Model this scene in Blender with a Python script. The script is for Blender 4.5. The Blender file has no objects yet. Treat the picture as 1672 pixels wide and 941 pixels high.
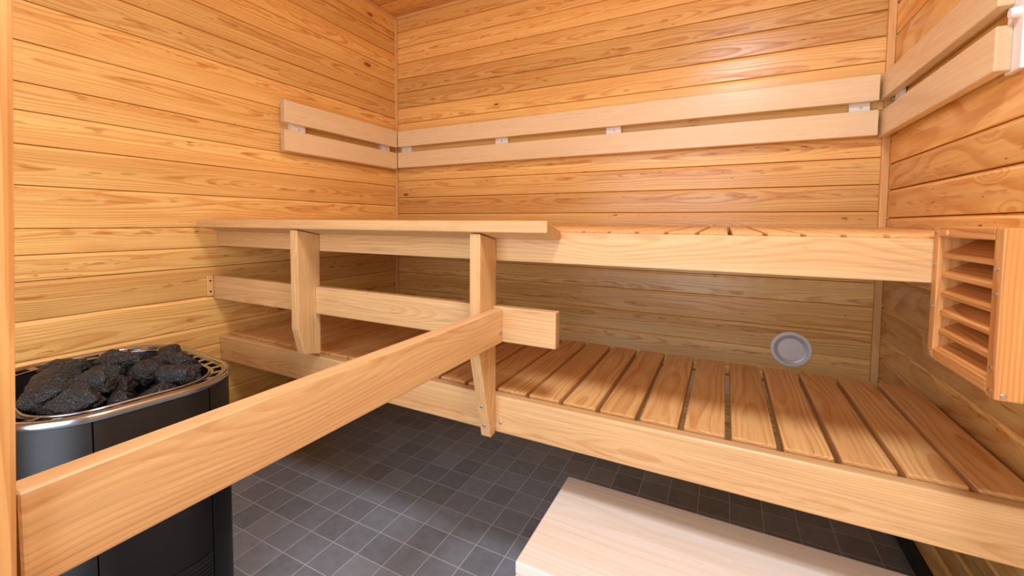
import bpy, bmesh, math, random
from mathutils import Vector, Matrix, noise as mnoise

R = random.Random(7)
scene = bpy.context.scene
COL = scene.collection
W, H, YF = 2.3116, 2.224, -2.50          # room: width, height, front wall plane

# ------------------------------------------------------------------ camera
cam_d = bpy.data.cameras.new('camera')
cam = bpy.data.objects.new('camera', cam_d)
COL.objects.link(cam)
scene.camera = cam
yaw, pitch, roll, fpx, ppx, ppy = 0.4800832, -0.05052421, 0.00673375, 698.9956, 820.0734, 399.5937
fw = Vector((-math.sin(yaw) * math.cos(pitch), math.cos(yaw) * math.cos(pitch), math.sin(pitch)))
rt = Vector((math.cos(yaw), math.sin(yaw), 0))
up = rt.cross(fw)
r2 = math.cos(roll) * rt + math.sin(roll) * up
u2 = -math.sin(roll) * rt + math.cos(roll) * up
M = Matrix((r2, u2, -fw)).transposed().to_4x4()
M.translation = Vector((1.79420562, -2.04070454, 1.00032753))
cam.matrix_world = M
cam_d.sensor_fit = 'HORIZONTAL'
cam_d.sensor_width = 36
cam_d.lens = 36 * fpx / 1672
cam_d.shift_x = (836 - ppx) / 1672
cam_d.shift_y = (ppy - 470.5) / 1672
cam_d.clip_start = 0.02


# ------------------------------------------------------------------ shader helpers
class G:
    """tiny expression builder for shader nodes"""
    def __init__(s, name):
        s.m = bpy.data.materials.new(name)
        s.m.use_nodes = True
        s.t = s.m.node_tree
        s.t.nodes.clear()
        s.out = s.t.nodes.new('ShaderNodeOutputMaterial')
        s.b = s.t.nodes.new('ShaderNodeBsdfPrincipled')
        s.t.links.new(s.b.outputs[0], s.out.inputs[0])

    def put(s, sock, v):
        if isinstance(v, (int, float)):
            sock.default_value = v
        elif isinstance(v, (tuple, list)):
            if len(v) == 3 and sock.type == 'RGBA':
                v = (*v, 1)
            sock.default_value = v
        else:
            s.t.links.new(v, sock)

    def math(s, op, a, b=0.0, c=None, clamp=False):
        n = s.t.nodes.new('ShaderNodeMath')
        n.operation = op
        n.use_clamp = clamp
        s.put(n.inputs[0], a)
        s.put(n.inputs[1], b)
        if c is not None:
            s.put(n.inputs[2], c)
        return n.outputs[0]

    def add(s, a, b): return s.math('ADD', a, b)
    def sub(s, a, b): return s.math('SUBTRACT', a, b)
    def mul(s, a, b): return s.math('MULTIPLY', a, b)

    def vec(s, x, y, z):
        n = s.t.nodes.new('ShaderNodeCombineXYZ')
        for i, v in enumerate((x, y, z)):
            s.put(n.inputs[i], v)
        return n.outputs[0]

    def sep(s, v):
        n = s.t.nodes.new('ShaderNodeSeparateXYZ')
        s.put(n.inputs[0], v)
        return n.outputs

    def attr(s, name):
        n = s.t.nodes.new('ShaderNodeAttribute')
        n.attribute_name = name
        return n

    def noise(s, v, scale, detail=2.0, rough=0.5):
        n = s.t.nodes.new('ShaderNodeTexNoise')
        s.put(n.inputs['Vector'], v)
        n.inputs['Scale'].default_value = scale
        n.inputs['Detail'].default_value = detail
        n.inputs['Roughness'].default_value = rough
        return n.outputs['Fac']

    def voro(s, v, scale, rnd=1.0):
        n = s.t.nodes.new('ShaderNodeTexVoronoi')
        s.put(n.inputs['Vector'], v)
        n.inputs['Scale'].default_value = scale
        n.inputs['Randomness'].default_value = rnd
        return n

    def step(s, v, lo, hi, a=0.0, b=1.0):
        n = s.t.nodes.new('ShaderNodeMapRange')
        n.interpolation_type = 'SMOOTHSTEP'
        s.put(n.inputs['Value'], v)
        n.inputs['From Min'].default_value = lo
        n.inputs['From Max'].default_value = hi
        n.inputs['To Min'].default_value = a
        n.inputs['To Max'].default_value = b
        return n.outputs[0]

    def mix(s, f, a, b, blend='MIX'):
        n = s.t.nodes.new('ShaderNodeMix')
        n.data_type = 'RGBA'
        n.blend_type = blend
        s.put(n.inputs[0], f)
        s.put(n.inputs[6], a)
        s.put(n.inputs[7], b)
        return n.outputs[2]

    def bump(s, h, strength, dist):
        n = s.t.nodes.new('ShaderNodeBump')
        n.inputs['Strength'].default_value = strength
        n.inputs['Distance'].default_value = dist
        s.put(n.inputs['Height'], h)
        s.put(s.b.inputs['Normal'], n.outputs[0])

    def set(s, **k):
        for a, v in k.items():
            s.put(s.b.inputs[a.replace('_', ' ')], v)


def srgb(r, g, b):
    f = lambda c: (c / 255 / 12.92) if c / 255 <= .04045 else ((c / 255 + .055) / 1.055) ** 2.4
    return (f(r), f(g), f(b))


def wood(name, early, late, knotc, ring=0.6, freq=150, knot=0.5, fleck=0.5, rough=0.42, fibre=0.10, tone=0.16, spec=0.4, warp=0.07):
    g = G(name)
    v = g.attr('wc').outputs['Vector']
    tn = g.attr('tone').outputs['Fac']
    l, w, t = g.sep(v)
    # knots: stretched voronoi cells, most of them switched off
    kv = g.voro(g.vec(g.mul(l, 3.4), g.mul(w, 9.0), g.mul(t, 2.0)), 1.0)
    kd = kv.outputs['Distance']
    kr = g.sep(kv.outputs['Color'])[0]
    kon = g.step(kr, 1 - knot, 1 - knot + .02)
    ksz = g.add(0.035, g.mul(g.sep(kv.outputs['Color'])[1], 0.075))
    kcore = g.mul(kon, g.step(g.sub(kd, ksz), -0.02, 0.02, 1.0, 0.0))
    khalo = g.mul(kon, g.step(kd, 0.04, 0.33, 1.0, 0.0))
    # growth rings around a wandering pith
    n1 = g.noise(g.vec(g.mul(l, 1.1), g.mul(w, 3.0), g.mul(t, 3.0)), 1.0, 2.0)
    n2 = g.noise(g.vec(g.mul(l, 2.6), g.mul(w, 9.0), g.add(g.mul(t, 9.0), 7.3)), 1.0, 2.0)
    w1 = g.add(w, g.mul(g.sub(n2, .5), 0.022))
    t1 = g.add(g.add(t, g.mul(g.sub(n1, .5), warp)), g.mul(khalo, 0.016))
    rr = g.math('SQRT', g.add(g.mul(w1, w1), g.mul(t1, t1)))
    p = g.math('FRACT', g.mul(rr, freq))
    band = g.mul(g.step(p, .35, .86), g.step(p, .90, .99, 1.0, 0.0))
    n3 = g.noise(g.vec(g.mul(l, 3.0), g.mul(w, 26.0), g.mul(t, 26.0)), 1.0, 3.0)
    band = g.mul(band, g.step(n3, .30, .68, .42, 1.0))
    # broad darker heartwood drift along the board
    drift = g.noise(g.vec(g.mul(l, .8), g.mul(w, 12.0), g.mul(t, 8.0)), 1.0, 2.0)
    col = g.mix(g.mul(g.step(drift, .42, .72), .30), early, late)
    col = g.mix(g.mul(band, ring), col, late)
    # short reddish dashes where the cut runs close to the pith, and small dark ticks
    mid = g.step(g.math('ABSOLUTE', w1), .003, .017, 1.0, 0.0)
    fl = g.noise(g.vec(g.mul(l, 15.0), g.mul(w, 85.0), g.mul(t, 85.0)), 1.0, 1.0)
    dash = tuple(c * .70 for c in late)
    col = g.mix(g.mul(g.mul(g.step(fl, .57, .66), mid), g.mul(fleck, .85)), col, dash)
    fl2 = g.noise(g.vec(g.mul(l, 30.0), g.mul(w, 130.0), g.mul(t, 130.0)), 1.0, 1.0)
    row = g.noise(g.vec(g.mul(l, 1.6), g.mul(w, 34.0), g.mul(t, 20.0)), 1.0, 1.0)
    flk = g.mul(g.step(fl2, .68, .76), g.step(row, .52, .66))
    col = g.mix(g.mul(flk, fleck), col, knotc)
    # fibre
    fb = g.noise(g.vec(g.mul(l, 9.0), g.mul(w, 330.0), g.mul(t, 330.0)), 1.0, 2.0)
    fb2 = g.noise(g.vec(g.mul(l, 2.2), g.mul(w, 110.0), g.mul(t, 110.0)), 1.0, 2.0)
    fac = g.add(1.0, g.add(g.mul(g.sub(fb, .5), fibre * 1.8), g.mul(g.sub(fb2, .5), fibre * 2.4)))
    fac = g.mul(fac, g.add(1.0, g.mul(g.sub(tn, .5), tone * 2)))
    fac = g.mul(fac, g.sub(1.0, g.mul(g.attr('eg').outputs['Fac'], .30)))
    col = g.mix(1.0, col, g.vec(fac, g.math('POWER', fac, 1.12), g.math('POWER', fac, 1.3)), 'MULTIPLY')
    col = g.mix(g.mul(khalo, .30), col, late)
    col = g.mix(g.mul(kcore, .80), col, knotc)
    g.set(Base_Color=col, Roughness=g.add(rough, g.mul(band, .08)))
    g.b.inputs['Specular IOR Level'].default_value = spec
    g.bump(g.add(g.mul(fb, .6), g.mul(band, -.5)), 0.12, 0.0012)
    return g.m


PINE = wood('oiled_wall_pine', srgb(245, 201, 124), srgb(210, 136, 60), srgb(96, 46, 18), ring=.74, freq=210, knot=.42, fleck=.70, rough=.27, fibre=.16, tone=.19, spec=.55, warp=.055)
CEIL = wood('oiled_ceiling_pine', srgb(236, 180, 108), srgb(196, 122, 58), srgb(90, 46, 20), ring=.5, freq=170, knot=.25, fleck=.6, rough=.5)
BENCH = wood('bench_alder', srgb(217, 177, 125), srgb(195, 134, 76), srgb(128, 70, 32), ring=.50, freq=230, knot=.14, fleck=.26, rough=.38, fibre=.18, tone=.07, warp=.11)
SLAT = wood('bench_slat_wood', srgb(236, 186, 122), srgb(206, 138, 72), srgb(132, 70, 30), ring=.70, freq=150, knot=.10, fleck=.28, rough=.42, fibre=.14, tone=.08)
ASPEN = wood('pale_aspen', srgb(240, 216, 174), srgb(232, 200, 152), srgb(190, 124, 70), ring=.30, freq=80, knot=.12, fleck=.25, rough=.27, fibre=.06, tone=.04, spec=.6)
PALE = wood('pale_stool_panel', srgb(238, 230, 218), srgb(228, 208, 184), srgb(190, 140, 100), ring=.50, freq=80, knot=.06, fleck=.20, rough=.5, fibre=.07, tone=.04)
BOXW = wood('box_pine', srgb(208, 146, 84), srgb(172, 104, 44), srgb(100, 52, 22), ring=.80, freq=190, knot=.06, fleck=.25, rough=.42, fibre=.14, tone=.07)
POSTW = wood('post_pine', srgb(222, 174, 112), srgb(190, 126, 62), srgb(100, 52, 22), ring=.75, freq=170, knot=.02, fleck=.15, rough=.42, fibre=.14, tone=.07)
TRIM = wood('trim_pine', srgb(236, 190, 126), srgb(210, 148, 84), srgb(120, 68, 34), ring=.4, freq=150, knot=.02, fleck=.1, rough=.45, tone=.05)


def simple(name, col, rough=.5, metal=0.0, spec=.5, nscale=0, namp=0.0):
    g = G(name)
    if nscale:
        tc = g.t.nodes.new('ShaderNodeTexCoord').outputs['Object']
        n = g.noise(tc, nscale, 3.0)
        f = g.add(1.0, g.mul(g.sub(n, .5), namp))
        g.set(Base_Color=g.mix(1.0, col, g.vec(f, f, f), 'MULTIPLY'), Roughness=g.add(rough, g.mul(g.sub(n, .5), .15)))
    else:
        g.set(Base_Color=col, Roughness=rough)
    g.set(Metallic=metal)
    g.b.inputs['Specular IOR Level'].default_value = spec
    return g.m


STEEL = simple('brushed_dark_steel', (.046, .047, .049), .46, 1.0, .5, 9, .5)
RIMM = simple('rim_steel', (.44, .47, .52), .20, 1.0)
BASKET = simple('basket_steel', (.30, .32, .35), .32, 1.0)
BLACK = simple('black_enamel', (.012, .012, .014), .42, 0.0, .5, 14, .4)
CORE = simple('heater_dark_inside', (.006, .006, .006), .8)
SCREW = simple('screw_zinc', (.55, .53, .50), .3, 1.0)
WHITE = simple('white_plastic_bracket', (.86, .82, .78), .45, 0, .4)
VENTM = simple('vent_painted_steel', (.86, .85, .87), .38, .0, .5)
VENTD = simple('vent_throat', (.62, .61, .63), .35, .2)
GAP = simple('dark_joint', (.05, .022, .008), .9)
SKIRT = simple('skirting_tile', (.022, .022, .024), .5, 0, .4, 20, .3)


def tile_mat():
    g = G('slate_floor_tile')
    co = g.t.nodes.new('ShaderNodeNewGeometry').outputs['Position']
    x, y, z = g.sep(co)
    gx = g.mul(g.sub(x, .7362), 10.0)
    gy = g.mul(g.add(y, 1.0388), 10.0)
    fx = g.math('ABSOLUTE', g.sub(g.math('FRACT', g.add(gx, .5)), .5))
    fy = g.math('ABSOLUTE', g.sub(g.math('FRACT', g.add(gy, .5)), .5))
    d = g.math('MINIMUM', fx, fy)
    gr = g.step(d, .010, .022, 1.0, 0.0)
    wn = g.t.nodes.new('ShaderNodeTexWhiteNoise')
    g.put(wn.inputs['Vector'], g.vec(g.math('FLOOR', gx), g.math('FLOOR', gy), 0.0))
    rv = wn.outputs['Value']
    n = g.noise(co, 28, 5.0, .6)
    n2 = g.noise(co, 160, 2.0, .6)
    f = g.add(g.add(.80, g.mul(rv, .30)), g.add(g.mul(g.sub(n, .5), .55), g.mul(g.sub(n2, .5), .25)))
    col = g.mix(1.0, (.26, .285, .325), g.vec(f, f, f), 'MULTIPLY')
    col = g.mix(gr, col, (.50, .50, .52))
    g.set(Base_Color=col, Roughness=g.add(.36, g.mul(n, .2)))
    g.b.inputs['Specular IOR Level'].default_value = .55
    g.bump(g.add(g.mul(n, .35), g.add(g.mul(n2, .12), g.mul(gr, -.5))), .30, .002)
    return g.m


def stone_mat():
    g = G('sauna_stone')
    tc = g.t.nodes.new('ShaderNodeTexCoord').outputs['Object']
    n = g.noise(tc, 300, 2.0, .7)
    n2 = g.noise(tc, 30, 4.0, .65)
    spk = g.step(n, .55, .64, 0.0, 1.0)
    f = g.add(.35, g.mul(n2, 1.3))
    col = g.mix(1.0, (.0080, .0090, .0108), g.vec(f, f, f), 'MULTIPLY')
    col = g.mix(g.mul(spk, g.step(n2, .35, .65, .25, .9)), col, (.135, .134, .132))
    vein = g.step(g.math('ABSOLUTE', g.sub(g.noise(tc, 24, 3.0, .6), .5)), .0, .006, 1.0, 0.0)
    col = g.mix(g.mul(vein, g.step(n2, .5, .66, 0.0, .6)), col, (.40, .39, .37))
    g.set(Base_Color=col, Roughness=.50)
    g.b.inputs['Specular IOR Level'].default_value = .5
    g.bump(g.add(g.mul(n, .8), g.mul(n2, 2.2)), 1.0, .004)
    return g.m


TILE, STONE = tile_mat(), stone_mat()


# ------------------------------------------------------------------ object helpers
def link(name, me, mat, parent=None):
    o = bpy.data.objects.new(name, me)
    COL.objects.link(o)
    if mat is not None:
        me.materials.append(mat)
    if parent is not None:
        o.parent = parent
        o.matrix_parent_inverse = parent.matrix_basis.inverted()
    return o


def tag(o, label, cat, group=None):
    o['label'] = label
    o['category'] = cat
    if group:
        o['group'] = group
    return o


def thing(name, label, cat, loc, group=None):
    o = bpy.data.objects.new(name, None)
    o.empty_display_size = .05
    COL.objects.link(o)
    o.location = loc
    return tag(o, label, cat, group)


def struct(o):
    o['kind'] = 'structure'
    return o


def put_wc(me, axis, off, tones=None):
    """wood coordinates: (along grain, across, through), in metres"""
    a = me.attributes.new('wc', 'FLOAT_VECTOR', 'POINT')
    order = {'x': (0, 1, 2), 'y': (1, 0, 2), 'z': (2, 0, 1)}[axis] if isinstance(axis, str) else axis
    for i, v in enumerate(me.vertices):
        o = off[i] if isinstance(off, list) else off
        a.data[i].vector = (v.co[order[0]] + o[0], v.co[order[1]] + o[1], v.co[order[2]] + o[2])
    tv = tones if tones is not None else R.random()
    b = me.attributes.new('tone', 'FLOAT', 'POINT')
    for i in range(len(me.vertices)):
        b.data[i].value = tv
    e = me.attributes.new('eg', 'FLOAT', 'FACE')          # 1 where the cut shows end grain
    for i, p in enumerate(me.polygons):
        e.data[i].value = 1.0 if abs(p.normal[order[0]]) > .8 else 0.0


def rnd_off(cw, ct):
    """random pith position for a board whose centre across / through is cw / ct"""
    return (R.uniform(-20, 20), -cw + R.uniform(-.05, .05), -ct + R.choice((-1, 1)) * R.uniform(.015, .09))


def smooth_bevel(me):
    for p in me.polygons:
        p.use_smooth = False


def mesh_of(bm, name):
    me = bpy.data.meshes.new(name)
    bmesh.ops.recalc_face_normals(bm, faces=bm.faces)
    bm.to_mesh(me)
    bm.free()
    return me


def board(name, xs, ys, zs, axis, mat, parent=None, bev=.003, seg=2, tone=None):
    bm = bmesh.new()
    c = [(a, b, d) for a in xs for b in ys for d in zs]
    vs = [bm.verts.new(p) for p in c]
    for f in ((0, 1, 3, 2), (4, 6, 7, 5), (0, 4, 5, 1), (2, 3, 7, 6), (0, 2, 6, 4), (1, 5, 7, 3)):
        bm.faces.new([vs[i] for i in f])
    return finish_board(name, bm, axis, mat, parent, bev, seg, tone)


def finish_board(name, bm, axis, mat, parent, bev, seg, tone):
    if bev:
        bmesh.ops.recalc_face_normals(bm, faces=bm.faces)
        bmesh.ops.bevel(bm, geom=list(bm.edges), offset=bev, segments=seg, profile=.6, affect='EDGES')
    me = mesh_of(bm, name)
    mn = [min(v.co[i] for v in me.vertices) for i in range(3)]
    mx = [max(v.co[i] for v in me.vertices) for i in range(3)]
    ax = 'xyz'.index(axis)
    rest = [i for i in range(3) if i != ax]
    rest.sort(key=lambda i: -(mx[i] - mn[i]))
    order = (ax, rest[0], rest[1])
    cw, ct = [(mn[i] + mx[i]) / 2 for i in rest]
    put_wc(me, order, rnd_off(cw, ct), tone)
    return link(name, me, mat, parent)


def prism(name, poly, plane, lo, hi, axis, mat, parent=None, bev=.003, seg=2, tone=None):
    """polygon in plane ('yz' or 'xz' or 'xy') extruded along the remaining axis from lo to hi"""
    def P(a, b, d):
        return {'yz': (d, a, b), 'xz': (a, d, b), 'xy': (a, b, d)}[plane]
    bm = bmesh.new()
    A = [bm.verts.new(P(a, b, lo)) for a, b in poly]
    B = [bm.verts.new(P(a, b, hi)) for a, b in poly]
    n = len(poly)
    bm.faces.new(A)
    bm.faces.new(B[::-1])
    for i in range(n):
        bm.faces.new((A[i], B[i], B[(i + 1) % n], A[(i + 1) % n]))
    return finish_board(name, bm, axis, mat, parent, bev, seg, tone)


def disc(bm, c, n, r, h, seg=16, dome=True):
    """small screw-head / peg: cylinder with a chamfer standing on c along n"""
    n = Vector(n).normalized()
    t = n.orthogonal().normalized()
    b = n.cross(t)
    c = Vector(c)
    prof = [(r, 0), (r, h * .6), (r * .75, h), (r * .25, h)] if dome else [(r, 0), (r, h)]
    rings = [[bm.verts.new(c + n * z + (t * math.cos(a) + b * math.sin(a)) * rr)
              for a in [2 * math.pi * k / seg for k in range(seg)]] for rr, z in prof]
    for p, q in zip(rings, rings[1:]):
        for k in range(seg):
            bm.faces.new((p[k], p[(k + 1) % seg], q[(k + 1) % seg], q[k]))
    bm.faces.new(rings[-1])
    bm.faces.new(rings[0][::-1])


def screw(c, n, parent, r=.0045, mat=None, name='screw'):
    bm = bmesh.new()
    disc(bm, c, n, r, .0016)
    return link(name, mesh_of(bm, name), mat or SCREW, parent)


# ------------------------------------------------------------------ panelled walls
def panel_wall(name, org, along, inward, length, bounds, mat, holes=None, seed=1):
    """tongue-and-groove boards; bounds = board joints from the top down; along / inward unit vectors.
    The board faces lie on the plane through org; inward points into the room."""
    rr = random.Random(seed)
    along, inward = Vector(along), Vector(inward)
    up_ = Vector((0, 0, 1)) if abs(inward.z) < .5 else along.cross(inward)
    bm = bmesh.new()
    offs, tones = [], []
    org = Vector(org)

    def quad_strip(prof, s0, s1, off, tone):
        prev = None
        for k, (d, z) in enumerate(prof):
            a = bm.verts.new(org + along * s0 - inward * d + up_ * z)
            b = bm.verts.new(org + along * s1 - inward * d + up_ * z)
            offs.extend((off, off))
            tk = tone + .40 if 1 <= k <= 4 else tone      # paler strip: highlight of the bevel catching light, put into the tone
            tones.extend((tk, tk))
            if prev:
                f = bm.faces.new((prev[0], prev[1], b, a))
            prev = (a, b)

    for zt, zb in zip(bounds, bounds[1:]):
        cz = (zt + zb) / 2
        for (s0, s1, lo, hi) in (holes or [(0, length, -9, 99)]):
            if zb < lo - 1e-4 or zt > hi + 1e-4:
                continue
            off = (rr.uniform(-20, 20), -cz + rr.uniform(-.03, .03), rr.choice((-1, 1)) * rr.uniform(.02, .09))
            tone = min(1, max(0, rr.gauss(.5, .30)))
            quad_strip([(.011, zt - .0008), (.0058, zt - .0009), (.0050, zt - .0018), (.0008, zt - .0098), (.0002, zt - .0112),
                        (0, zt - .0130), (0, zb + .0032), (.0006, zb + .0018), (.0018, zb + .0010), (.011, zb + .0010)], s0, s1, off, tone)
    # solid body behind the boards
    for (s0, s1, lo, hi) in (holes or [(0, length, bounds[-1], bounds[0])]):
        lo, hi = max(lo, bounds[-1]), min(hi, bounds[0])
        vs = []
        for s in (s0, s1):
            for d in (.0105, .06):
                for z in (lo, hi):
                    vs.append(bm.verts.new(org + along * s - inward * d + up_ * z))
                    offs.append((0, 0, 0))
                    tones.append(0.0)
        for f in ((0, 1, 3, 2), (4, 6, 7, 5), (0, 4, 5, 1), (2, 3, 7, 6), (0, 2, 6, 4), (1, 5, 7, 3)):
            bm.faces.new([vs[i] for i in f]).material_index = 1
    me = bpy.data.meshes.new(name)
    bm.to_mesh(me)
    bm.free()
    o = link(name, me, mat)
    me.materials.append(GAP)
    a = me.attributes.new('wc', 'FLOAT_VECTOR', 'POINT')
    for i, v in enumerate(me.vertices):
        a.data[i].vector = (v.co.dot(along) + offs[i][0], v.co.dot(up_) + offs[i][1], v.co.dot(inward) + offs[i][2])
    b = me.attributes.new('tone', 'FLOAT', 'POINT')
    for i in range(len(me.vertices)):
        b.data[i].value = tones[i]
    # board faces must look into the room
    for p in me.polygons:
        if p.material_index == 0 and p.normal.dot(inward) < -0.2:
            p.flip()
    return struct(o)


Lb = [H, 2.136, 2.095, 2.009, 1.918, 1.828, 1.728, 1.628, 1.511, 1.395, 1.314, 1.218, 1.100, .975, .897, .8205, .7045, .588, .510, .434, .318, .196, .070]
Bb = [H, 2.1377, 2.0448, 1.952, 1.8605, 1.7785, 1.686, 1.5957, 1.508, 1.420, 1.335, 1.250, 1.151, 1.052, .962, .872, .785, .696, .591, .495, .400, .300, .185, .070]
Rb = [H, 2.110, 2.004, 1.895, 1.790, 1.680, 1.570, 1.458, 1.345, 1.222, 1.128, 1.028, .930, .815, .705, .592, .515, .440, .365, .290, .215, .143, .070]
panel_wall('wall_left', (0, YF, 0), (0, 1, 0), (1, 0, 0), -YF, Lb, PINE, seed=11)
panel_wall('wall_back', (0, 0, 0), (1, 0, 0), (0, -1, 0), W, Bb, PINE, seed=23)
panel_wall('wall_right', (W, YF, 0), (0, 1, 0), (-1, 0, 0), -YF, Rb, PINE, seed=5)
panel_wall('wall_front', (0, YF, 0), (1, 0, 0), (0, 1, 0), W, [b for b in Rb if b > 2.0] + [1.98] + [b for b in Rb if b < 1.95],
           PINE, holes=[(0, 0.62, -9, 99), (2.05, W, -9, 99), (0.62, 2.05, 1.98, 99)], seed=9)  # unseen opening, shaped to let the added fill light in
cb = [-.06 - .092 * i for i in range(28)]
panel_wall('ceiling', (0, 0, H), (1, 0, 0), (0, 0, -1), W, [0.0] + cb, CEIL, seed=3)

bm = bmesh.new()
vs = [bm.verts.new(p) for p in [(x, y, z) for x in (-.06, W + .06) for y in (YF - .7, .06) for z in (-.08, 0)]]
for f in ((0, 1, 3, 2), (4, 6, 7, 5), (0, 4, 5, 1), (2, 3, 7, 6), (0, 2, 6, 4), (1, 5, 7, 3)):
    bm.faces.new([vs[i] for i in f])
struct(link('floor', mesh_of(bm, 'floor'), TILE))

struct(board('trim_1', (.0005, .0165), (-.0165, -.0005), (.07, H - .016), 'z', TRIM, bev=.002, tone=.6))
struct(board('trim_2', (W - .0225, W - .0005), (-.0185, -.0005), (.07, H - .016), 'z', TRIM, bev=.002, tone=.6))
struct(board('trim_3', (.0005, .014), (YF + .001, -.001), (H - .016, H - .0005), 'y', TRIM, bev=.002, tone=.25))
struct(board('trim_4', (.015, W - .015), (-.014, -.0005), (H - .016, H - .0005), 'x', TRIM, bev=.002, tone=.25))
struct(board('trim_5', (W - .014, W - .0005), (YF + .001, -.001), (H - .016, H - .0005), 'y', TRIM, bev=.002, tone=.25))
for nm, xs, ys in (('baseboard_left', (-.004, .006), (YF, 0)), ('baseboard_back', (.006, W - .006), (-.006, .004)),
                   ('baseboard_right', (W - .006, W + .004), (YF, 0))):
    struct(board(nm, xs, ys, (0.0005, .0695), 'y', SKIRT, bev=.001))

# leaning post at the near end of the guard rail (reaches floor and ceiling)
lean = .0293
ye = lambda z: -1.9226 + (z - .948) * lean
prism('trim_6', [(ye(0) - .10, 0), (ye(0), 0), (ye(H), H), (ye(H) - .10, H)], 'yz', 1.222, 1.310, 'z', POSTW, bev=.004, tone=.7)
struct(bpy.data.objects['trim_6'])

# ------------------------------------------------------------------ lower bench
FY = -1.055
LT, LBZ = .5415, .4415
lb = thing('lower_bench', 'lower sauna bench of wide slats, just above the dark tiled floor', 'bench', (1.15, -.75, 0))
board('front_board', (.001, W - .001), (FY, FY + .030), (LBZ, LT), 'x', BENCH, lb, bev=.007, seg=3, tone=.45)
for k in range(-17, 7):
    x0 = 1.6235 + .0945 * k + .006
    x1 = 1.6235 + .0945 * (k + 1) - .006
    dy = R.uniform(-.003, .003)
    board('slat', (x0, x1), (FY + .032 + abs(dy) * .4, -.4575 + dy), (.519, .5465), 'y', SLAT, lb, bev=.004, tone=R.uniform(.2, .75))
board('support_batten', (.002, W - .002), (FY + .031, FY + .059), (.4595, .519), 'x', BENCH, lb)
board('support_batten', (.002, W - .002), (-.520, -.492), (.4595, .519), 'x', BENCH, lb)
for x in (.004, W - .034):
    board('wall_cleat', (x, x + .03), (FY + .06, -.521), (.4595, .518), 'y', BENCH, lb)
screw((1.279, FY - .0004, .470), (0, -1, 0), lb)

# ------------------------------------------------------------------ upper bench
UT, UB = .9778, .9022
ub = thing('upper_bench', 'upper sauna bench of narrow slats running to the back wall', 'bench', (1.15, -.5, 0))
board('front_board', (.001, W - .001), (FY, FY + .028), (UB, UT), 'x', BENCH, ub, bev=.003, seg=2, tone=.5)
x = .012
k = 0
xs = []
p0 = 1.4872
k = -23
while True:
    a = p0 + .0632 * k + .004
    b = p0 + .0632 * (k + 1) - .004
    k += 1
    if a < .012:
        continue
    if b > W - .006:
        break
    xs.append((a, b))
for a, b in xs:
    o = board('slat', (a, b), (FY + .024 + R.uniform(0, .004), -.012), (UT - .018, UT + .0052), 'y', SLAT, ub, bev=.004, tone=R.uniform(.3, .8))
    for v in o.data.vertices:
        v.co.z += (v.co.y - FY) / 1.05 * .0104
# notch strip that carries the slats behind the front board
board('support_batten', (.002, W - .002), (FY + .029, FY + .057), (UB + .004, UT - .0185), 'x', BENCH, ub)
board('support_batten', (.002, W - .002), (-.050, -.020), (UB + .004, UT - .0185), 'x', BENCH, ub)
board('support_batten', (.002, W - .002), (-.560, -.530), (UB + .004, UT - .0185), 'x', BENCH, ub)

# ------------------------------------------------------------------ heater guard: posts, handrail board and rails
gd = thing('heater_guard', 'wooden guard railing with two posts, sloping top board and rails around the heater', 'railing', (1.0, -1.1, 0))
pb = FY - .0008
pf = -1.1412
prism('post', [(pf, .6705), (pf, .9733), (pb, .9572), (pb, .4395), (-1.0805, .4370)], 'yz', 1.2350, 1.2645, 'z', BENCH, gd, bev=.0025, tone=.65)
prism('post', [(pf, .6540), (pf, .9733), (pb, .9572), (pb, .5555), (-1.1200, .5690)], 'yz', .5605, .5935, 'z', BENCH, gd, bev=.0025, tone=.6)
tb = prism('top_board', [(-1.1475, .9775), (-1.1475, 1.0065), (pb - .0004, .9808), (pb - .0004, .9585)], 'yz', .036, 1.4412, 'x', BENCH, gd, bev=.0045, seg=3, tone=.45)
sy = (-1.0755, -1.0475)
for a, b in ((.0015, .5602), (.5938, 1.2347), (1.2648, 1.4384)):
    board('cross_rail', (a, b), sy, (.6945, .7850), 'x', BENCH, gd, bev=.0035, seg=3, tone=.5)
board('long_rail', (1.2652, 1.2937), (-1.924, -1.0759), (.6925, .7792), 'y', BENCH, gd, bev=.0045, seg=3, tone=.55)
screw((1.2938, -1.0865, .7200), (1, 0, 0), gd, .0055)
dn = Vector((0, -(.6705 - .4370), -(1.1412 - 1.0805))).normalized()
for t_ in (.62, .86):
    yy = pf + (-1.0805 - pf) * t_
    zz = .6705 + (.4370 - .6705) * t_
    screw((1.249, yy, zz), dn, gd, .0042)
# little mounting pad on the left wall at the end of the rail
pad = board('mounting_pad', (.0005, .0095), (-1.0995, -1.0765), (.705, .788), 'z', TRIM, gd, bev=.004, seg=3, tone=.8)
for z in (.766, .724):
    screw((.0096, -1.089, z), (1, 0, 0), gd, .0036, GAP)

# ------------------------------------------------------------------ backrests
def bracket(parent, kind, a, b, wall, z0=1.335, z1=1.515):
    """white vertical mounting strip between wall and boards with one visible screw"""
    if kind == 'back':
        o = board('mounting_bracket', (a, b), (-.0308, -.001), (z0, z1), 'z', WHITE, parent, bev=.002)
        screw(((a + b) / 2 + .004, -.0309, 1.4295), (0, -1, 0), o, .004, SCREW)
    elif kind == 'left':
        o = board('mounting_bracket', (.001, .0310), (a, b), (z0, z1), 'z', WHITE, parent, bev=.002)
        screw((.0311, (a + b) / 2, 1.4245), (1, 0, 0), o, .004, SCREW)
    else:
        o = board('mounting_bracket', (W - .0134, W - .001), (a, b), (z0, z1), 'z', WHITE, parent, bev=.002)
    return o


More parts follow.
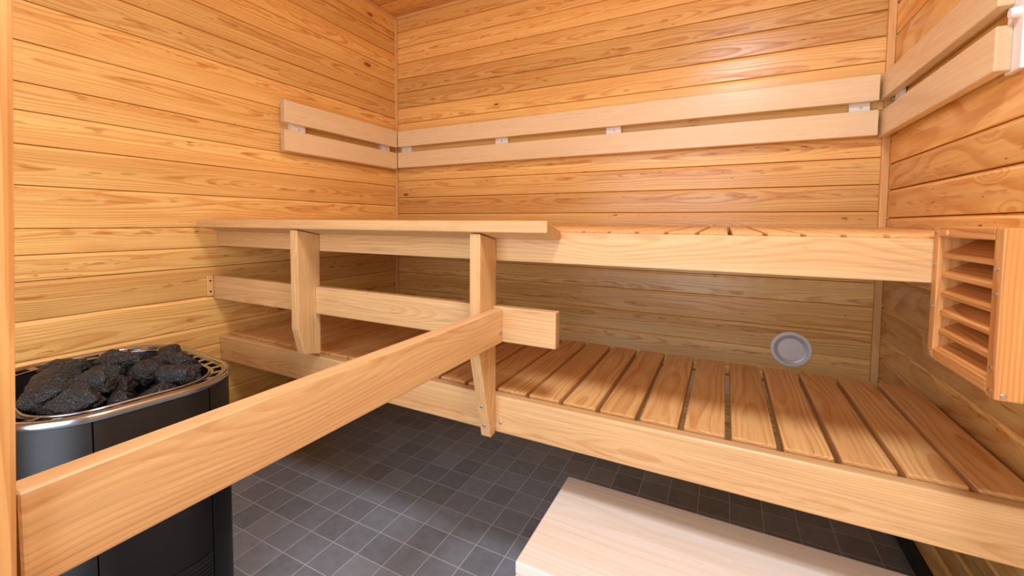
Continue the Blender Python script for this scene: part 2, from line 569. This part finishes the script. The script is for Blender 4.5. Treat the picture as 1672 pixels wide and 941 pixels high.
bl = thing('backrest', 'short pale two-board backrest on the left wall', 'backrest', (0, -.43, 1.3), 'pale backrests along the walls')
board('backboard', (.0315, .0593), (-.7923, -.0615), (1.4405, 1.5375), 'y', ASPEN, bl, bev=.003, tone=.4)
board('backboard', (.0315, .0593), (-.7923, -.0615), (1.3155, 1.4085), 'y', ASPEN, bl, bev=.003, tone=.5)
bracket(bl, 'left', -.7346, -.6639, 0)
bracket(bl, 'left', -.1548, -.0941, 0)

bk = thing('backrest', 'long pale two-board backrest across the back wall', 'backrest', (1.15, 0, 1.3), 'pale backrests along the walls')
board('backboard', (.0600, 2.2650), (-.0593, -.0313), (1.4440, 1.5360), 'x', ASPEN, bk, bev=.003, tone=.55)
board('backboard', (.0600, 2.2650), (-.0593, -.0313), (1.3220, 1.4115), 'x', ASPEN, bk, bev=.003, tone=.5)
for a, b in ((.066, .1374), (.7018, .7747), (1.2882, 1.3562), (2.1850, 2.2464)):
    bracket(bk, 'back', a, b, 0)

br = thing('backrest', 'thick two-board backrest on the right wall with exposed end grain', 'backrest', (W, -.43, 1.3), 'pale backrests along the walls')
board('backboard', (2.2729, 2.2980), (-.7811, -.022), (1.4480, 1.5340), 'y', ASPEN, br, bev=.003, tone=.25)
board('backboard', (2.2729, 2.2980), (-.7811, -.022), (1.3175, 1.4085), 'y', ASPEN, br, bev=.003, tone=.2)
bracket(br, 'right', -.8110, -.7560, 0, 1.3120, 1.560)
bracket(br, 'right', -.1500, -.0900, 0, 1.3350, 1.515)
bm = bmesh.new()
disc(bm, (W - .0134, -.797, 1.425), (-1, 0, 0), .0105, .014, 20)
link('peg', mesh_of(bm, 'peg'), WHITE, br)

# ------------------------------------------------------------------ wall vent
vt = thing('air_vent', 'round pale grey air vent low on the back wall', 'vent', (2.041, 0, .5015))


def lathe(name, prof, c, mat, parent, seg=48):
    """profile (radius, distance out of the back wall) spun about -y"""
    bm = bmesh.new()
    rings = []
    for r, d in prof:
        if r < 1e-6:
            rings.append([bm.verts.new((c[0], c[1] - d, c[2]))])
        else:
            rings.append([bm.verts.new((c[0] + r * math.cos(2 * math.pi * k / seg), c[1] - d, c[2] + r * math.sin(2 * math.pi * k / seg))) for k in range(seg)])
    for p, q in zip(rings, rings[1:]):
        for k in range(seg):
            a = [p[k % len(p)], p[(k + 1) % len(p)], q[(k + 1) % len(q)], q[k % len(q)]]
            u = []
            for v in a:
                if v not in u:
                    u.append(v)
            bm.faces.new(u)
    me = mesh_of(bm, name)
    for p in me.polygons:
        p.use_smooth = True
    o = link(name, me, mat, parent)
    md = o.modifiers.new('es', 'EDGE_SPLIT')
    md.split_angle = math.radians(38)
    return o


vc = (2.041, 0, .5015)
lathe('flange', [(.0705, .0008), (.0715, .003), (.0705, .0058), (.0670, .0080), (.0600, .0092), (.0580, .0085), (.0572, .004), (.0560, -.004), (.058, -.008), (.060, -.004), (.0700, .0004)], vc, VENTM, vt)
lathe('throat', [(.0574, .0060), (.0465, .0012), (.030, .0008), (0, .0008)], vc, VENTD, vt)
lathe('disc', [(.0, .0090), (.0400, .0090), (.0440, .0086), (.0452, .0070), (.0445, .0055), (.0420, .0045), (.02, .0045), (0, .0045)], vc, VENTM, vt)

# ------------------------------------------------------------------ louvred wooden box on the right wall
bx = thing('louvred_box', 'wooden louvred box with slanted slats on the right wall beside the upper bench', 'louvre box', (W, -1.16, .78))
BX, Y0, Y1, Z0, Z1 = 2.1085, -1.2640, -1.0562, .7750, .9980
board('side_panel', (BX, W - .001), (Y0, Y0 + .0215), (Z0, Z1), 'z', BOXW, bx, bev=.002, tone=.55)
board('side_panel', (BX, W - .001), (Y1 - .0195, Y1), (Z0 + .004, Z1), 'z', BOXW, bx, bev=.002, tone=.6)
board('top_panel', (BX, W - .001), (Y0 + .0218, Y1 - .0198), (Z1 - .0160, Z1 + .0006), 'y', BOXW, bx, bev=.0015, tone=.6)
board('bottom_rail', (BX, BX + .020), (Y0 + .0218, Y1 - .0198), (Z0 + .003, Z0 + .0205), 'y', BOXW, bx, bev=.0015, tone=.5)
for i in range(6):
    zf = .9545 - .0316 * i
    prism('louvre', [(BX + .006, zf - .007), (BX + .006, zf), (BX + .058, zf + .0310), (BX + .061, zf + .0250)], 'xz', Y0 + .0219, Y1 - .0199, 'y', BOXW, bx, bev=.001, tone=R.uniform(.35, .6))
board('shade_backing', (W - .012, W - .002), (Y0 + .0220, Y1 - .0200), (Z0 + .004, Z1 - .0165), 'y', GAP, bx, bev=0)  # added dark sheet, stands in for the shade behind the louvres
for y, z in ((Y1 - .0095, .990), (Y1 - .0095, .9355), (Y1 - .0095, .865), (Y1 - .0095, .7865), (Y0 + .0095, .945), (Y0 + .0095, .912), (Y0 + .0095, .815), (Y0 + .0095, .785)):
    screw((BX - .0002, y, z), (-1, 0, 0), bx, .0026)
for xx, z in ((2.1165, .782), (2.1400, .7800), (2.1420, .975), (2.158, .974)):
    screw((xx, Y0 - .0002, z), (0, -1, 0), bx, .0030)
# dowel filling on the top rail
bm = bmesh.new()
disc(bm, (BX + .0001, Y1 - .050, .989), (-1, 0, 0), .0045, .0010)
link('plug', mesh_of(bm, 'plug'), TRIM, bx)

# ------------------------------------------------------------------ step stool
st = thing('step_stool', 'pale wooden step stool with broad top in the foreground', 'stool', (1.84, -1.10, 0))
ST = .300
board('seat_board', (1.4274, 2.246), (-1.2700, -.9297), (ST - .028, ST), 'x', PALE, st, bev=.005, seg=3, tone=.5)
board('apron', (1.4284, 2.245), (-1.2690, -1.2450), (ST - .110, ST - .0283), 'x', PALE, st, bev=.002, tone=.45)
board('apron', (1.4284, 2.245), (-.9547, -.9307), (ST - .110, ST - .0283), 'x', PALE, st, bev=.002, tone=.5)
for x in (1.4284, 2.217):
    board('side_panel', (x, x + .028), (-1.2445, -.9552), (.0005, ST - .0283), 'z', PALE, st, bev=.002, tone=.5)

# ------------------------------------------------------------------ heater
HC, HA, HB, HR, HT = (.4529, -1.5656), .2612, .2070, .1456, -.1045
HZ = .620


def outline(inset, n=640):
    """rounded rectangle, counter-clockwise, equal arc steps; starts mid of the +x side"""
    a, b, r = HA - inset, HB - inset, max(.01, HR - inset)
    pts = []
    segs = [('l', (a, 0), (a, b - r)), ('c', (a - r, b - r), 0), ('l', (a - r, b), (-a + r, b)), ('c', (-a + r, b - r), 90),
            ('l', (-a, b - r), (-a, -b + r)), ('c', (-a + r, -b + r), 180), ('l', (-a + r, -b), (a - r, -b)), ('c', (a - r, -b + r), 270), ('l', (a, -b + r), (a, 0))]
    Ls = [math.dist(s[1], s[2]) if s[0] == 'l' else r * math.pi / 2 for s in segs]
    tot = sum(Ls)
    c, s_ = math.cos(HT), math.sin(HT)
    for i in range(n):
        d = tot * i / n
        for sg, L in zip(segs, Ls):
            if d <= L:
                if sg[0] == 'l':
                    f = d / L if L else 0
                    p = (sg[1][0] + (sg[2][0] - sg[1][0]) * f, sg[1][1] + (sg[2][1] - sg[1][1]) * f)
                else:
                    an = math.radians(sg[2]) + d / r
                    p = (sg[1][0] + r * math.cos(an), sg[1][1] + r * math.sin(an))
                break
            d -= L
        pts.append((HC[0] + p[0] * c - p[1] * s_, HC[1] + p[0] * s_ + p[1] * c))
    return pts


N = 640


def loft(name, prof, mat, parent, i0=0, i1=N, closed=True, skip=None, solid=0.0, smooth=True):
    """prof: list of (inset, z) lofted round the heater outline"""
    bm = bmesh.new()
    rings = [[bm.verts.new((p[0], p[1], z)) for p in outline(ins, N)] for ins, z in prof]
    m = i1 - i0
    for j, (p, q) in enumerate(zip(rings, rings[1:])):
        for i in range(i0, i1):
            if skip and skip(j, i % N):
                continue
            bm.faces.new((p[i % N], p[(i + 1) % N], q[(i + 1) % N], q[i % N]))
    for v in [v for v in bm.verts if not v.link_faces]:
        bm.verts.remove(v)
    me = mesh_of(bm, name)
    if smooth:
        for f in me.polygons:
            f.use_smooth = True
    o = link(name, me, mat, parent)
    if solid:
        md = o.modifiers.new('solid', 'SOLIDIFY')
        md.thickness = solid
        md.offset = 0
    if smooth:
        es = o.modifiers.new('es', 'EDGE_SPLIT')
        es.split_angle = math.radians(35)
    return o


ht = thing('sauna_heater', 'dark steel rounded sauna heater filled with stones behind the guard rail', 'heater', (HC[0], HC[1], 0))


def near_idx(pt):
    o = outline(0, N)
    return min(range(N), key=lambda i: math.dist(o[i], pt))


s1, s2 = near_idx((.7106, -1.6854)), near_idx((.7133, -1.4738))   # the two visible panel seams
if s1 > s2:
    s2 += N
# panels as separate sheets over a dark core
loft('inner_core', [(.014, .012), (.014, .598)], CORE, ht)
prof = [(.010, .020), (.002, .026), (0, .04), (0, .598), (.0015, .602), (.011, .602)]
fp = loft('front_panel', prof, STEEL, ht, s1 + 1, s2)
loft('side_shell', prof, STEEL, ht, s2 + 1, s1 + N)
# ventilation grille low on the front panel: frame and ribs
ol = outline(-.0006, N)


def strip_on(i0, i1, z0, z1, ins, bm, th=.003):
    a, b = outline(ins, N), outline(ins - th, N)
    prev = None
    for i in range(i0, i1 + 1):
        p, q = a[i % N], b[i % N]
        cur = [bm.verts.new((p[0], p[1], z0)), bm.verts.new((q[0], q[1], z0)), bm.verts.new((q[0], q[1], z1)), bm.verts.new((p[0], p[1], z1))]
        if prev:
            for k in range(4):
                bm.faces.new((prev[k], cur[k], cur[(k + 1) % 4], prev[(k + 1) % 4]))
        else:
            bm.faces.new(cur)
        prev = cur
    bm.faces.new(prev[::-1])


bm = bmesh.new()
g0, g1 = s2 - 74, s2 - 1
strip_on(g0, g1, .1975, .2005, -.0004, bm)
for k in range(13):
    z = .188 - k * .010
    strip_on(g0 + 1, g1 - 1, z - .0035, z + .0005, -.0004, bm, .0035)
link('vent_grille', mesh_of(bm, 'vent_grille'), BLACK, fp)
bm = bmesh.new()
strip_on(g0, g1, .060, .1970, -.0001, bm, .0004)
link('grille_backing', mesh_of(bm, 'grille_backing'), CORE, fp)

# rim: rolled outer lip, slotted collar and inner wall of the stone basket
loft('rim', [(.0005, .6025), (-.0040, .605), (-.0060, .610), (-.0055, .615), (-.0030, .6192), (.0010, .6212), (.0055, .6208), (.0090, .6180), (.011, .612)], RIMM, ht)


def slots(j, i):
    return j == 1 and (i % 20) in range(4, 17)


loft('slotted_collar', [(.0100, .6155), (.0155, .6150), (.0325, .6120), (.0390, .6105), (.0405, .6080)], RIMM, ht, skip=slots, solid=.0012)
loft('collar_trough', [(.011, .600), (.0405, .585)], CORE, ht)
loft('basket_wall', [(.0400, .6085), (.0440, .500)], BASKET, ht, solid=.001)
bm = bmesh.new()
bm.faces.new([bm.verts.new((p[0], p[1], .501)) for p in outline(.0438, 128)])
link('basket_floor', mesh_of(bm, 'basket_floor'), CORE, ht)


def tube(name, pts, r, mat, parent, cyc=False):
    cu = bpy.data.curves.new(name, 'CURVE')
    cu.dimensions = '3D'
    cu.bevel_depth = r
    cu.bevel_resolution = 3
    sp = cu.splines.new('POLY')
    sp.points.add(len(pts) - 1)
    for q, p in zip(sp.points, pts):
        q.co = (*p, 1)
    sp.use_cyclic_u = cyc
    tmp = bpy.data.objects.new(name, cu)
    COL.objects.link(tmp)
    dg = bpy.context.evaluated_depsgraph_get()
    me = bpy.data.meshes.new_from_object(tmp.evaluated_get(dg))
    bpy.data.objects.remove(tmp)
    bpy.data.curves.remove(cu)
    me.materials.clear()
    for p in me.polygons:
        p.use_smooth = True
    return link(name, me, mat, parent)


tube('basket_wire', [(p[0], p[1], .6130) for p in outline(.0420, 96)], .0028, RIMM, ht, True)
o0, o1 = outline(.012, N), outline(.042, N)
for i in (s1 - 40, s1 - 88):
    tube('basket_spoke', [(*o0[i % N], .6145), (*o1[i % N], .6135)], .0025, RIMM, ht)
for sx in (-1, 1):
    for sy2 in (-1, 1):
        c, s_ = math.cos(HT), math.sin(HT)
        x_, y_ = sx * .18, sy2 * .13
        bm = bmesh.new()
        disc(bm, (HC[0] + x_ * c - y_ * s_, HC[1] + x_ * s_ + y_ * c, .0003), (0, 0, 1), .018, .022, 16, False)
        link('foot', mesh_of(bm, 'foot'), BLACK, ht)

# ------------------------------------------------------------------ stones in the heater
def stone(seed, loc, size, rot, label):
    rr = random.Random(seed)
    bm = bmesh.new()
    bmesh.ops.create_icosphere(bm, subdivisions=5, radius=1.0)
    cuts = []
    for _ in range(11):
        n = Vector((rr.gauss(0, 1), rr.gauss(0, 1), rr.gauss(0, 1))).normalized()
        cuts.append((n, rr.uniform(.58, .84)))
    so = Vector((seed * 3.1, seed * 1.7, 0))
    for v in bm.verts:
        d = v.co.normalized()
        r = 1.0
        for n, k in cuts:                       # broken facets
            q = d.dot(n)
            if q > 1e-3:
                r = min(r, k / q)
        r *= 1 + .10 * mnoise.noise(d * 2.2 + so) + .055 * mnoise.noise(d * 5.5 + so) + .028 * mnoise.noise(d * 13 + so) + .014 * mnoise.noise(d * 30 + so)
        v.co = Vector((d.x * size[0], d.y * size[1], d.z * size[2])) * r
    me = mesh_of(bm, 'sauna_stone')
    for p in me.polygons:
        p.use_smooth = True
    o = link('sauna_stone', me, STONE)
    o.location = loc
    o.rotation_euler = rot
    return tag(o, label, 'stone', 'sauna stones heaped in the heater')


# camera-facing axis helper: stones' long axes follow the picture
STN = [
    # x, y, z, half sizes (along view-right, depth, height), yaw, label
    (0.3155, -1.6006, 0.6223, (0.0639, 0.0423, 0.0338), .3, 'broad black stone against the back rim near the left, highest on that side'),
    (0.4297, -1.6560, 0.6210, (0.0865, 0.0470, 0.0376), .25, 'largest long black stone at the left, in the second row from the front'),
    (0.5277, -1.6970, 0.6212, (0.0470, 0.0423, 0.0338), .5, 'dark stone in the front left corner of the heater beside the wooden post'),
    (0.6117, -1.6790, 0.6214, (0.0583, 0.0376, 0.0320), .9, 'long sloping stone lying along the front rim at the left'),
    (0.5742, -1.6346, 0.6392, (0.0414, 0.0357, 0.0320), .5, 'rounded stone leaning on the long sloping stone by the front rim'),
    (0.3913, -1.5383, 0.6278, (0.0395, 0.0376, 0.0376), .1, 'tall peaked stone at the middle of the back row'),
    (0.4345, -1.5933, 0.6116, (0.0244, 0.0263, 0.0263), .2, 'small stone wedged low between the big left-hand stones'),
    (0.4917, -1.5911, 0.6330, (0.0414, 0.0395, 0.0338), .6, 'dark ridged stone in the middle of the heap'),
    (0.6346, -1.6131, 0.6091, (0.0301, 0.0263, 0.0244), .5, 'small stone with a ragged top tucked at the middle of the front rim'),
    (0.4669, -1.5382, 0.6481, (0.0414, 0.0338, 0.0338), .5, 'steep dark stone right of the tall peaked one'),
    (0.3928, -1.4815, 0.6212, (0.0301, 0.0263, 0.0263), .0, 'small low stone near the back rim, half hidden behind the pile'),
    (0.5338, -1.5227, 0.6209, (0.0414, 0.0376, 0.0338), .7, 'grey speckled stone just right of the middle of the heap'),
    (0.4921, -1.4760, 0.6173, (0.0357, 0.0320, 0.0301), .3, 'smooth round-topped stone behind the largest right-hand stone'),
    (0.4503, -1.4299, 0.6281, (0.0470, 0.0320, 0.0301), -.2, 'elongated stone at the back right, just under the slotted collar'),
    (0.6267, -1.4917, 0.6228, (0.0564, 0.0414, 0.0376), .7, 'large blocky stone with a straight top edge at the right front'),
    (0.5538, -1.4507, 0.6276, (0.0376, 0.0376, 0.0395), .2, 'egg-shaped stone at the far right end of the heater'),
    (0.6473, -1.5506, 0.6052, (0.0414, 0.0282, 0.0226), 1.2, 'flat wedge-shaped stone by the front rim right of the middle'),
    (0.5570, -1.5847, 0.6090, (0.0338, 0.0320, 0.0320), .4, 'dark stone sunk low in the heap left of the speckled stone'),
    (0.3512, -1.6734, 0.5344, (0.0470, 0.0423, 0.0338), .4, 'deep-lying stone at the far left against the back of the basket'),
    (0.2850, -1.5200, 0.5350, (0.0423, 0.0423, 0.0320), .4, 'low stone in the back middle of the basket below the rim'),
    (0.3350, -1.4400, 0.5370, (0.0423, 0.0376, 0.0301), .4, 'low stone in the back right corner of the basket'),
    (0.6000, -1.5000, 0.5270, (0.0320, 0.0320, 0.0263), .4, 'low stone under the front rim at the right'),
    (0.4681, -1.6762, 0.5317, (0.0423, 0.0376, 0.0301), .4, 'deep stone behind the front left corner stone, mostly in shade'),
]
for i, (x_, y_, z_, sz, ro, lab) in enumerate(STN):
    q = random.Random(400 + i)
    stone(31 + i * 7, (x_, y_, z_), sz, (q.uniform(-.25, .25), q.uniform(-.25, .25), yaw + ro - .4), lab)

# ------------------------------------------------------------------ light
def area(name, loc, target, size, power, col, sy_=None):
    d = bpy.data.lights.new(name, 'AREA')
    d.energy = power
    d.color = col
    d.size = size
    if sy_:
        d.shape = 'RECTANGLE'
        d.size_y = sy_
    o = bpy.data.objects.new(name, d)
    COL.objects.link(o)
    o.location = loc
    o.rotation_euler = (Vector(target) - Vector(loc)).to_track_quat('-Z', 'Y').to_euler()
    return o


area('ceiling_lamp', (1.86, -1.72, H - .02), (1.90, -1.70, 0),   .34, 25, (.90, .97, 1.09))
area('added_front_fill', (1.30, YF - .25, .90), (1.45, -.6, .75), 1.3, 34, (.92, .97, 1.05), 1.8)  # added fill light behind the camera, shining in through the front opening

wd = bpy.data.worlds.new('world')
scene.world = wd
wd.use_nodes = True
wd.node_tree.nodes['Background'].inputs[0].default_value = (.9, .97, 1.1, 1)
wd.node_tree.nodes['Background'].inputs[1].default_value = .5

vs_ = scene.view_settings
vs_.view_transform = 'Standard'
vs_.look = 'None'
vs_.gamma = 1
vs_.exposure = -0.2
vs_.use_curve_mapping = False
